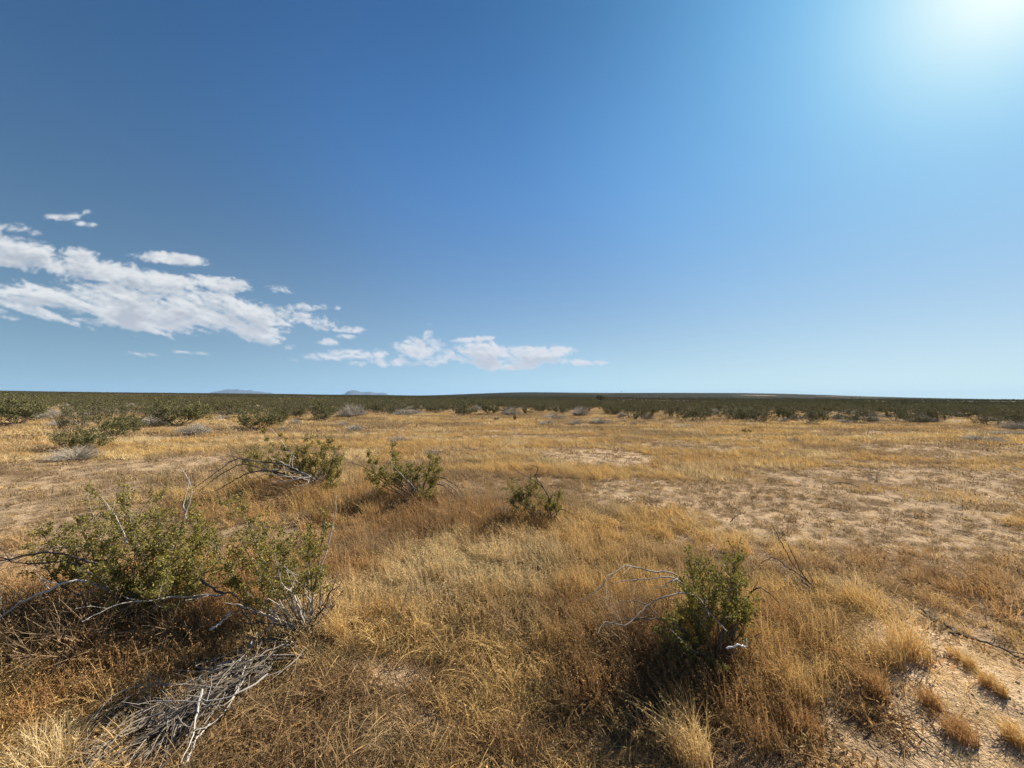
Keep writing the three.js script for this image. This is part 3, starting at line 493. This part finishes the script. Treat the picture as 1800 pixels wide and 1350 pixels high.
  const M = new THREE.Matrix4(), Q = new THREE.Quaternion(), UPV = V(0, 1, 0), C = new THREE.Color();
  const far = rest.map((c) => c);
  for (let k = 0; k < 52000; k++) {
    const az = (r() * 2 - 1) * 1.1, u = r(), d = 150 * Math.pow(2600 / 150, Math.pow(u, 0.8)), x = Math.sin(az) * d, z = -Math.cos(az) * d;
    if (fbm(x / 60, z / 60, 2, 58) < 0.40 || pan(x, z)) continue;
    far.push({ x, z, d, s: 0.7 + r() * 1.0, h: 0.6 + r() * 0.7, t: r() * 6.28, v: Math.floor(r() * 5), grey: r() < 0.12 });
  }
  const lump = (seed) => { const q = rngOf(seed), mb = new MB(); for (let k = 0; k < 90; k++) { const d = rndDir(q), e = 0.55 + 0.45 * q(), s = rndDir(q), o = rndDir(q), c = SCRUB[k % 5].map((v) => v * 0.8); mb.leaf(d.x * 0.8 * e, 0.5 + d.y * 0.46 * e, d.z * 0.8 * e, s.x, Math.abs(s.y), s.z, o.x, o.y, o.z, 0.34, 0.13, c); } return mb.geometry(); };
  const sets = [...GREEN.map(([, leaf]) => [leaf, (c) => c.d < 190 && !c.grey]), [lump(1), null], [lump(2), null], [TWIGS[0][0], (c) => c.grey && c.d < 400]];
  const pick = sets.map(() => []);
  for (const c of far) { if (c.grey && c.d < 400) pick[7].push(c); else if (c.d < 190) pick[c.v].push(c); else pick[5 + (c.v & 1)].push(c); }
  sets.forEach(([geo], i) => {
    if (!pick[i].length) return;
    const im = new THREE.InstancedMesh(geo, i === 7 ? bark : scrubMat, pick[i].length); im.name = 'shrubs'; im.castShadow = im.receiveShadow = true;
    pick[i].forEach((c, k) => { const w = (i === 7 ? 1.6 : 1) * c.s; im.setMatrixAt(k, M.compose(V(c.x, height(c.x, c.z) - 0.03, c.z), Q.setFromAxisAngle(UPV, c.t), V(w, c.h, w))); const t = 0.8 + hash2(k, i, 3) * 0.45; im.setColorAt(k, C.setRGB(t, t * 0.98, t)); });
    mass.add(im);
  });
}
// a branching yucca tree in the belt, and a leaning post
{
  const r = rngOf(61), d0 = 85, base = (() => { const q = rayOf(1055, 712), s = Math.hypot(q.x, q.z), x = (q.x / s) * d0, z = (q.z / s) * d0; return V(x, height(x, z), z); })();
  const g = thing('yucca_tree', 'lone branching yucca tree standing above the shrub belt', 'tree', base), tr = new MB(), cr = new MB(), bc = [0.11, 0.09, 0.07];
  const fork = V(0.05, 1.15, 0), ends = [V(-0.42, 1.5, 0.1), V(0.30, 1.62, -0.1), V(0.02, 1.7, 0.2), V(-0.2, 1.72, -0.2), V(0.5, 1.42, 0.2)];
  tr.tube(smooth([V(0, -0.1, 0), V(-0.03, 0.6, 0), fork], 6), 0.10, 0.08, bc, 7, r);
  for (const e of ends) {
    tr.tube(smooth([fork, fork.clone().lerp(e, 0.5).add(V(0, -0.06, 0)), e], 5), 0.075, 0.06, bc, 6, r);
    for (let k = 0; k < 90; k++) { const q = rndDir(r); q.y = q.y * 0.8 + 0.25; q.normalize(); const s = V(0, 0, 0).crossVectors(q, rndDir(r)).normalize(); cr.leaf(e.x, e.y, e.z, q.x, q.y, q.z, s.x, s.y, s.z, 0.26, 0.018, [0.09, 0.10, 0.05]); }
  }
  g.scale.setScalar(1.4);
  tr.build("trunk", bark, g); tag(cr.build('crown', leafMat, g), null, null, null, 'stuff');
  const skyline = g.clone(); skyline.name = numbered('yucca_tree'); scene.add(skyline); tag(skyline, 'tiny dark tree breaking the skyline of the low hill', 'tree');
  { const q = rayOf(1093, 690), l = Math.hypot(q.x, q.z), x = (q.x / l) * 2560, z = (q.z / l) * 2560; skyline.position.set(x, height(x, z) - 0.5, z); skyline.scale.setScalar(6); }
  const pb = ground(1651, 744), pd = -pb.z, pt = atDepth(1645, 719, pd).sub(pb), pg = thing('post', 'leaning weathered wooden post before the shrub belt at right', 'post', pb), pm = new MB();
  pm.tube([V(0, -0.1, 0), pt.clone().multiplyScalar(0.35), pt.clone().multiplyScalar(0.7), pt], 0.055, 0.048, [0.20, 0.13, 0.085], 8, r);
  pm.build('shaft', bark, pg);
  const band = new MB(); band.tube([pt.clone().multiplyScalar(0.9), pt.clone().multiplyScalar(0.93)], 0.056, 0.056, [0.12, 0.1, 0.09], 8); band.build('wire_band', bark, pg);
}

// ------------------------------------------------------------------ dry grass
const GOLD = [0.615, 0.41, 0.160], PALEG = [0.70, 0.54, 0.29], RUST = [0.45, 0.262, 0.105], DULL = [0.34, 0.235, 0.125];
function blade(mb, r, x, z, h, w, lean, col, seeds, n = 3) {
  const a = r() * Math.PI * 2, side = V(Math.cos(a), 0, Math.sin(a)), lx = gauss(r) * lean - lean * 0.55, lz = gauss(r) * lean - lean * 0.1, pts = [];
  for (let k = 0; k <= n; k++) { const t = k / n; pts.push(V(x + lx * h * t * t, -0.01 + h * t * (1 - 0.22 * t * Math.min(1, lean)), z + lz * h * t * t)); }
  mb.strip(pts, w, side, col);
  for (let k = 0; k < seeds; k++) {
    const t = 0.62 + 0.38 * ((k + r()) / seeds), i = Math.min(n - 1, Math.floor(t * n)), p = pts[i].clone().lerp(pts[i + 1], t * n - i), d = rndDir(r); d.y = d.y * 0.6 - 0.15; d.normalize();
    const s = V(0, 0, 0).crossVectors(d, rndDir(r)).normalize();
    mb.leaf(p.x, p.y, p.z, d.x, d.y, d.z, s.x, s.y, s.z, 0.008 + r() * 0.007, w * 0.62, col.map((v) => v * 1.06));
  }
}
const tone = (c, r, k = 0.35) => { const m = 1 - k / 2 + r() * k, q = 1 + (r() - 0.5) * 0.08; return [c[0] * m * q, c[1] * m, c[2] * m / q]; };
function tuft(seed, n, rad, hMin, hMax, w, lean, seeds, seg = 3) {
  const r = rngOf(seed), mb = new MB();
  for (let k = 0; k < n; k++) { const a = r() * 6.2832, q = Math.sqrt(r()) * rad; blade(mb, r, Math.cos(a) * q, Math.sin(a) * q, mix(hMin, hMax, r()), w * (0.7 + r() * 0.6), lean, tone(r() < 0.22 ? [0.52, 0.53, 0.58] : [1, 1, 1], r, 0.55), r() < 0.75 ? seeds : 0, seg); }
  return mb.geometry();
}
function mat(seed, n, rad, len, w, lift) {   // stems lying tangled on the ground
  const r = rngOf(seed), mb = new MB();
  for (let k = 0; k < n; k++) {
    const a = r() * 6.2832, q = Math.sqrt(r()) * rad, b = r() * 6.2832, L = len * (0.4 + r() * 0.8), c = r() < 0.35 ? 0 : (r() - 0.5) * 1.1, h = r() * lift, pts = [];
    for (let j = 0; j <= 4; j++) { const t = j / 4 - 0.5, ang = b + c * t; pts.push(V(Math.cos(a) * q + Math.cos(ang) * L * t, 0.004 + h * (1 - t * t * 2.4) + r() * 0.01, Math.sin(a) * q + Math.sin(ang) * L * t)); }
    mb.strip(pts, w * (0.6 + r() * 0.8), V(-Math.sin(b) * 0.8, 0.5, Math.cos(b) * 0.8).normalize(), tone([1, 1, 1], r, 0.6));
  }
  for (let k = 0; k < n * 1.4; k++) { const a = r() * 6.2832, q = Math.sqrt(r()) * rad, d = rndDir(r), s = rndDir(r), L = 0.008 + r() * 0.014; mb.leaf(Math.cos(a) * q, 0.006 + r() * lift, Math.sin(a) * q, d.x, d.y, d.z, s.x, s.y, s.z, L, 0.0022, tone([1, 1, 1], r, 0.7)); }
  return mb.geometry();
}
function forb(seed, n, rad, h, size) {   // crumbled low dead herbs
  const r = rngOf(seed), mb = new MB();
  for (let k = 0; k < n; k++) { const a = r() * 6.2832, q = Math.pow(r(), 0.7) * rad, d = rndDir(r); d.y = Math.abs(d.y); const s = V(0, 0, 0).crossVectors(d, rndDir(r)).normalize(), L = size * (0.5 + r()); mb.leaf(Math.cos(a) * q, r() * h * (1 - (q / rad) ** 2), Math.sin(a) * q, d.x, d.y, d.z, s.x, s.y, s.z, L, L * 0.13, tone([1, 1, 1], r, 0.7)); }
  return mb.geometry();
}
{
  const r = rngOf(900), kinds = {
    stalk: [tuft(1, 24, 0.07, 0.11, 0.24, 0.0032, 0.42, 7), tuft(2, 28, 0.08, 0.10, 0.21, 0.0032, 0.5, 6), tuft(3, 20, 0.06, 0.14, 0.29, 0.0032, 0.36, 8)],
    fine: [tuft(11, 42, 0.06, 0.05, 0.14, 0.0032, 0.7, 3), tuft(12, 46, 0.07, 0.04, 0.12, 0.0032, 0.8, 3), tuft(13, 36, 0.05, 0.06, 0.17, 0.0032, 0.6, 3)],
    mat: [mat(21, 46, 0.11, 0.22, 0.0027, 0.06), mat(22, 52, 0.12, 0.25, 0.0026, 0.05), mat(23, 42, 0.10, 0.18, 0.0027, 0.075)],
    mid: [tuft(31, 44, 0.13, 0.05, 0.15, 0.0065, 0.7, 1, 2), tuft(32, 40, 0.12, 0.04, 0.12, 0.0065, 0.8, 1, 2), tuft(33, 36, 0.10, 0.06, 0.20, 0.0065, 0.6, 1, 2)],
    far: [tuft(41, 50, 0.26, 0.04, 0.14, 0.013, 0.7, 0, 2), tuft(42, 40, 0.22, 0.05, 0.18, 0.013, 0.6, 0, 2)],
    forb: [forb(51, 60, 0.10, 0.06, 0.03), forb(52, 48, 0.08, 0.05, 0.028), forb(53, 70, 0.13, 0.07, 0.034)],
  };
  const put = {}; for (const k in kinds) put[k] = kinds[k].map(() => []);
  const add = (kind, x, z, s, c, sy = s) => { const v = Math.floor(r() * kinds[kind].length); put[kind][v].push([x, z, s, sy, r() * 6.2832, c]); };
  const WORN = [[820, 1270, 430, 130], [560, 1330, 300, 90], [1130, 1230, 160, 90], [980, 1140, 190, 60], [200, 1190, 260, 70], [1420, 1260, 190, 90], [800, 960, 150, 40], [1440, 1130, 110, 50]].map(([px, py, rx, ry]) => { const [x, z] = flat(px, py), [, z1] = flat(px, py - ry), [, z2] = flat(px, py + ry); return [x, (z1 + z2) / 2, (rx / F) * -z, Math.abs(z2 - z1) / 2]; });
  const worn = (x, z) => { let w = 0; for (const [cx, cz, a, b] of WORN) w = Math.max(w, 1 - sstep(0.35, 1.25, ((x - cx) / a) ** 2 + ((z - cz) / b) ** 2)); return w * sstep(0.36, 0.6, fbm(x / 0.55, z / 0.45, 3, 161)); };   // old, weathered, rust brown straw
  const hue = (x, z) => {   // colour of the stand: golden, pale, rusty or dull patches
    const a = fbm(x / 2.6 + 40, z / 1.8, 3, 121), b = fbm(x / 1.1, z / 0.9 + 8, 2, 131), d = Math.hypot(x, z);
    const rust = sstep(mix(0.40, 0.50, sstep(2, 4.5, d)), 0.68, a) * (d < 9 ? 0.9 : 0.4), old = worn(x, z), pale = sstep(0.48, 0.68, b) * 0.8, m = 0.85 + r() * 0.3;
    const dull = sstep(0.50, 0.66, fbm(x / 3.8 + 9, z / 1.5, 4, 151)) * 0.85;
    return [0, 1, 2].map((i) => mix(mix(mix(mix(GOLD[i], PALEG[i], pale), RUST[i], rust), DULL[i], dull), [0.29, 0.170, 0.072][i], old * 0.9) * m);
  };
  const scatter = (r0, r1, per, half, fn) => { const n = Math.round(half * (r1 * r1 - r0 * r0) * per); for (let k = 0; k < n; k++) { const d = Math.sqrt(mix(r0 * r0, r1 * r1, r())), a = (r() * 2 - 1) * half; fn(Math.sin(a) * d, -Math.cos(a) * d, d); } };
  const open = [[345, 1228, 215, 70], [395, 1175, 130, 40], [225, 1318, 150, 45], [1720, 1122, 110, 30]].map(([px, py, rx, ry]) => { const [x, z] = flat(px, py), [, z1] = flat(px, py - ry), [, z2] = flat(px, py + ry); return [x, z, (rx / F) * -z, Math.abs(z2 - z1) / 2]; });
  const clear = (x, z) => open.some(([cx, cz, a, b]) => ((x - cx) / a) ** 2 + ((z - cz) / b) ** 2 < 1);
  scatter(0.35, 4.2, 330, 1.45, (x, z, d) => {
    const c = coverAt(x, z), sel = fbm(x / 1.2 + 3, z / 1.2, 2, 141);
    const lying = clear(x, z);
    if (r() < c * (lying ? 0.62 : 1.05) * (1 - 0.3 * worn(x, z))) {
      const tall = sstep(2.2, 3.6, d) * (sel > 0.4 ? 1 : 0.45);
      const q = lying ? 0.2 + r() * 0.8 : r();
      if (q < 0.34 * tall + 0.04) add('stalk', x, z, 0.75 + r() * 0.5, hue(x, z));
      else if (q < mix(0.30, 0.62, tall)) add('fine', x, z, 0.7 + r() * 0.6, hue(x, z));
      else add('mat', x, z, 0.75 + r() * 0.6, shadeOf(hue(x, z), 0.45 + r() * 0.6));
    } else if (r() < 0.045) add('mat', x, z, 0.5 + r() * 0.5, shadeOf(hue(x, z), 0.7 + r() * 0.4), 0.25);
    else if (r() < mix(0.2, 0.07, sstep(0.4, 0.9, bareness(x, z)))) add('forb', x, z, 0.4 + r() * 0.8, shadeOf(r() < 0.5 ? DULL : RUST, 0.7 + r() * 0.5));
  });
  scatter(4.2, 9, 125, 1.25, (x, z, d) => {
    const c = coverAt(x, z);
    if (r() < c) { const q = r(); if (q < 0.30) add('stalk', x, z, 0.7 + r() * 0.5, hue(x, z)); else if (q < 0.78) add('fine', x, z, 0.9 + r() * 0.8, hue(x, z)); else add('mat', x, z, 0.8 + r() * 0.7, hue(x, z).map((v) => v * 0.8)); }
    else if (r() < 0.42) add('fine', x, z, 0.6 + r() * 0.5, shadeOf(r() < 0.78 ? DULL : GOLD, 0.6 + r() * 0.45), 0.3 + r() * 0.3);
    else if (r() < 0.15) add('forb', x, z, 0.5 + r() * 1.0, shadeOf(DULL, 0.65 + r() * 0.5));
  });
  scatter(9, 20, 46, 1.15, (x, z) => { const c = coverAt(x, z); if (r() < c * 1.1) add('mid', x, z, 0.8 + r() * 0.6, hue(x, z)); else if (r() < 0.42) add('mid', x, z, 0.6 + r() * 0.5, shadeOf(r() < 0.78 ? DULL : GOLD, 0.6 + r() * 0.45), 0.3 + r() * 0.3); else if (r() < 0.13) add('forb', x, z, 0.8 + r() * 1.3, shadeOf(DULL, 0.7 + r() * 0.5)); });
  scatter(20, 48, 12, 1.12, (x, z) => { const c = coverAt(x, z); if (r() < c * 1.2) add('far', x, z, 0.8 + r() * 0.7, hue(x, z)); else if (r() < 0.2) add('forb', x, z, 1.5 + r() * 2, shadeOf(DULL, 0.7 + r() * 0.5)); });
  scatter(48, 110, 2.2, 1.1, (x, z) => { if (r() < coverAt(x, z)) add('far', x, z, 1.0 + r() * 1.0, hue(x, z)); });
  // taller straw grown up round the feet of the near bushes
  for (const [px, py, rad, n, s] of [[275, 1095, 0.75, 340, 1.15], [150, 1110, 0.6, 240, 1.2], [60, 1100, 0.5, 160, 1.2], [420, 1075, 0.4, 60, 1.0], [585, 1100, 0.25, 50, 1.0], [1245, 1165, 0.38, 190, 1.05], [1150, 1150, 0.5, 260, 1.15], [1095, 1110, 0.45, 200, 1.15], [1320, 1140, 0.3, 100, 1.0], [540, 872, 1.1, 240, 1.4], [450, 872, 0.9, 150, 1.3], [730, 890, 0.95, 200, 1.15], [660, 886, 0.7, 110, 1.1], [955, 932, 0.7, 130, 0.95], [890, 926, 0.6, 100, 1.0]]) {
    const p = ground(px, py);
    for (let k = 0; k < n * 0.62; k++) { const a = r() * 6.2832, q = Math.pow(r(), 0.75) * rad * 1.35, x = p.x + Math.cos(a) * q, z = p.z + Math.sin(a) * q; add('stalk', x, z, s * (0.55 + r() * 0.6), shadeOf(r() < 0.5 ? RUST : hue(x, z), 0.65 + r() * 0.45)); }
  }
  const group = (name, label, keys) => {
    const g = new THREE.Group(); g.name = name; scene.add(g); tag(g, label, 'grass', null, 'stuff');
    const M = new THREE.Matrix4(), Q = new THREE.Quaternion(), C = new THREE.Color(), N = V(0, 0, 0), UPV = V(0, 1, 0), T = new THREE.Quaternion();
    for (const k of keys) kinds[k].forEach((geo, v) => {
      const list = put[k][v]; if (!list.length) return;
      const im = new THREE.InstancedMesh(geo, straw, list.length); im.name = 'tufts'; im.castShadow = im.receiveShadow = true;
      list.forEach(([x, z, s, sy, turn, c], i) => {
        const e = 0.08, h = height(x, z); N.set(height(x - e, z) - height(x + e, z), 2 * e, height(x, z - e) - height(x, z + e)).normalize();
        Q.setFromUnitVectors(UPV, N).multiply(T.setFromAxisAngle(UPV, k === 'mat' || k === 'forb' ? turn : (turn - 3.14) * 0.28));
        im.setMatrixAt(i, M.compose(V(x, h, z), Q, V(s, sy, s))); im.setColorAt(i, C.setRGB(...c));
      });
      g.add(im);
    });
    return g;
  };
  group('dry_grass', 'dry golden annual grass covering the plain', ['stalk', 'fine', 'mid', 'far']);
  group('matted_straw', 'flattened tangled straw lying between the foreground bushes', ['mat']);
  group('dead_herb_litter', 'low crumbled brown herb litter dotted over the bare soil', ['forb']);
  // clumps one can pick out
  const clumps = [
    [1216, 1336, 48, 104, 'pale golden grass clump at the bottom, right of centre', [0.66, 0.47, 0.21]], [80, 1362, 46, 95, 'pale straw clump in the bottom left corner', PALEG], [1525, 1075, 44, 62, 'golden grass clump right of the collapsed dead shrub', GOLD],
    [1600, 1150, 42, 95, 'orange grass clump at the edge of the sand, near the dark branch', GOLD], [1560, 1165, 34, 70, 'orange grass clump left of the one at the sand edge', GOLD], [1290, 972, 34, 60, 'golden grass clump behind the lone dark bush', GOLD],
    [1380, 1105, 34, 60, 'brown grass clump just right of the lone dark bush', RUST], [1400, 1225, 46, 80, 'golden grass clump below the lone dark bush', GOLD], [1540, 1220, 30, 60, 'leaning brown clump in the middle of the lower right', RUST], [1680, 1155, 13, 28, 'small tuft on bare sand, uppermost of the right corner', GOLD],
    [1708, 1175, 14, 32, 'small tuft on bare sand below the dark branch', GOLD], [1738, 1205, 12, 32, 'narrow tuft on bare sand at right', GOLD], [1762, 1222, 12, 36, 'thin upright tuft on bare sand, rightmost', GOLD], [1690, 1295, 32, 48, 'broad brown tuft on the sand near the bottom right', RUST], [1790, 1305, 24, 52, 'grass tuft cut by the right edge near the bottom', GOLD],
    [595, 1130, 22, 80, 'upright golden stalks right of the bare stemmed bush', GOLD], [1425, 1290, 30, 44, 'tangled brown clump near the bottom, right of the pale clump', RUST], [1640, 1240, 20, 40, 'small rusty clump where straw meets sand', RUST],
  ];
  clumps.forEach(([px, py, wp, hp, label, c], i) => {
    const q = rngOf(700 + i), p = ground(px, py), d = -p.z, rad = (wp / F) * d * 0.7, h = (hp / F) * d * 1.05, mb = new MB(), n = Math.round(70 + wp * 5.5);
    for (let k = 0; k < n; k++) { const a = q() * 6.2832, s = Math.sqrt(q()) * rad; blade(mb, q, Math.cos(a) * s, Math.sin(a) * s, h * (0.3 + q() * 0.75), 0.0028, 0.35 + q() * 0.45, tone(c, q, 0.5), q() < 0.5 ? 4 : 0, 4); }
    const o = mb.build('grass_clump', straw); o.position.copy(p); tag(o, label, 'grass clump');
  });
  // crumbs of soil and small stones
  const stone = new THREE.IcosahedronGeometry(1, 0), pm = new THREE.MeshPhysicalMaterial({ specularIntensity: 0.2, color: 0xffffff, roughness: 1 }), list = [];
  pm.name = 'stone';
  scatter(0.6, 8, 170, 1.2, (x, z) => { if (r() < 0.1 + bareness(x, z) * 0.3) list.push([x, z]); });
  const im = new THREE.InstancedMesh(stone, pm, list.length), M = new THREE.Matrix4(), Q = new THREE.Quaternion(), C = new THREE.Color();
  im.name = 'pebbles'; tag(im, 'small clods and pebbles scattered on the bare sand', 'pebbles', null, 'stuff'); im.castShadow = im.receiveShadow = true;
  list.forEach(([x, z], i) => { const s = 0.002 + Math.pow(r(), 3) * 0.011; Q.setFromAxisAngle(rndDir(r), r() * 6); im.setMatrixAt(i, M.compose(V(x, height(x, z) + s * 0.25, z), Q, V(s * (0.8 + r() * 0.6), s * 0.7, s))); const t = 0.5 + r() * 0.6; im.setColorAt(i, C.setRGB(0.42 * t, 0.33 * t, 0.24 * t)); });
  scene.add(im);
}
// thin dead herbs standing in the straw
{
  const herb = (px, py, hpx, label, seed, n) => {
    const r = rngOf(seed), p = ground(px, py), d = -p.z, h = (hpx / F) * d, g = thing('dead_herb', label, 'dead herb', p);
    for (let k = 0; k < n; k++) { const a = r() * 6.28, t = 0.1 + r() * 0.75, e = V(Math.cos(a) * Math.sin(t) * h, Math.cos(t) * h, Math.sin(a) * Math.sin(t) * h); stick(g, 'stalk', [V(0, -0.01, 0), e.clone().multiplyScalar(0.5).add(rndDir(r).multiplyScalar(h * 0.05)), e], 0.0028, 0.001, DARK.map((v) => v * 1.2), r, 3, 4); }
  };
  herb(690, 1118, 85, 'thin dark dead herb standing in golden straw left of centre', 1, 6); herb(945, 1080, 40, 'tiny dark dead herb in the brown straw at centre', 2, 4); herb(1010, 1180, 40, 'pale broken herb in straw left of the lone dark bush', 3, 4); herb(1168, 905, 22, 'single dark dead stalk in the mid grass', 4, 2);
}
renderer.render(scene, camera);
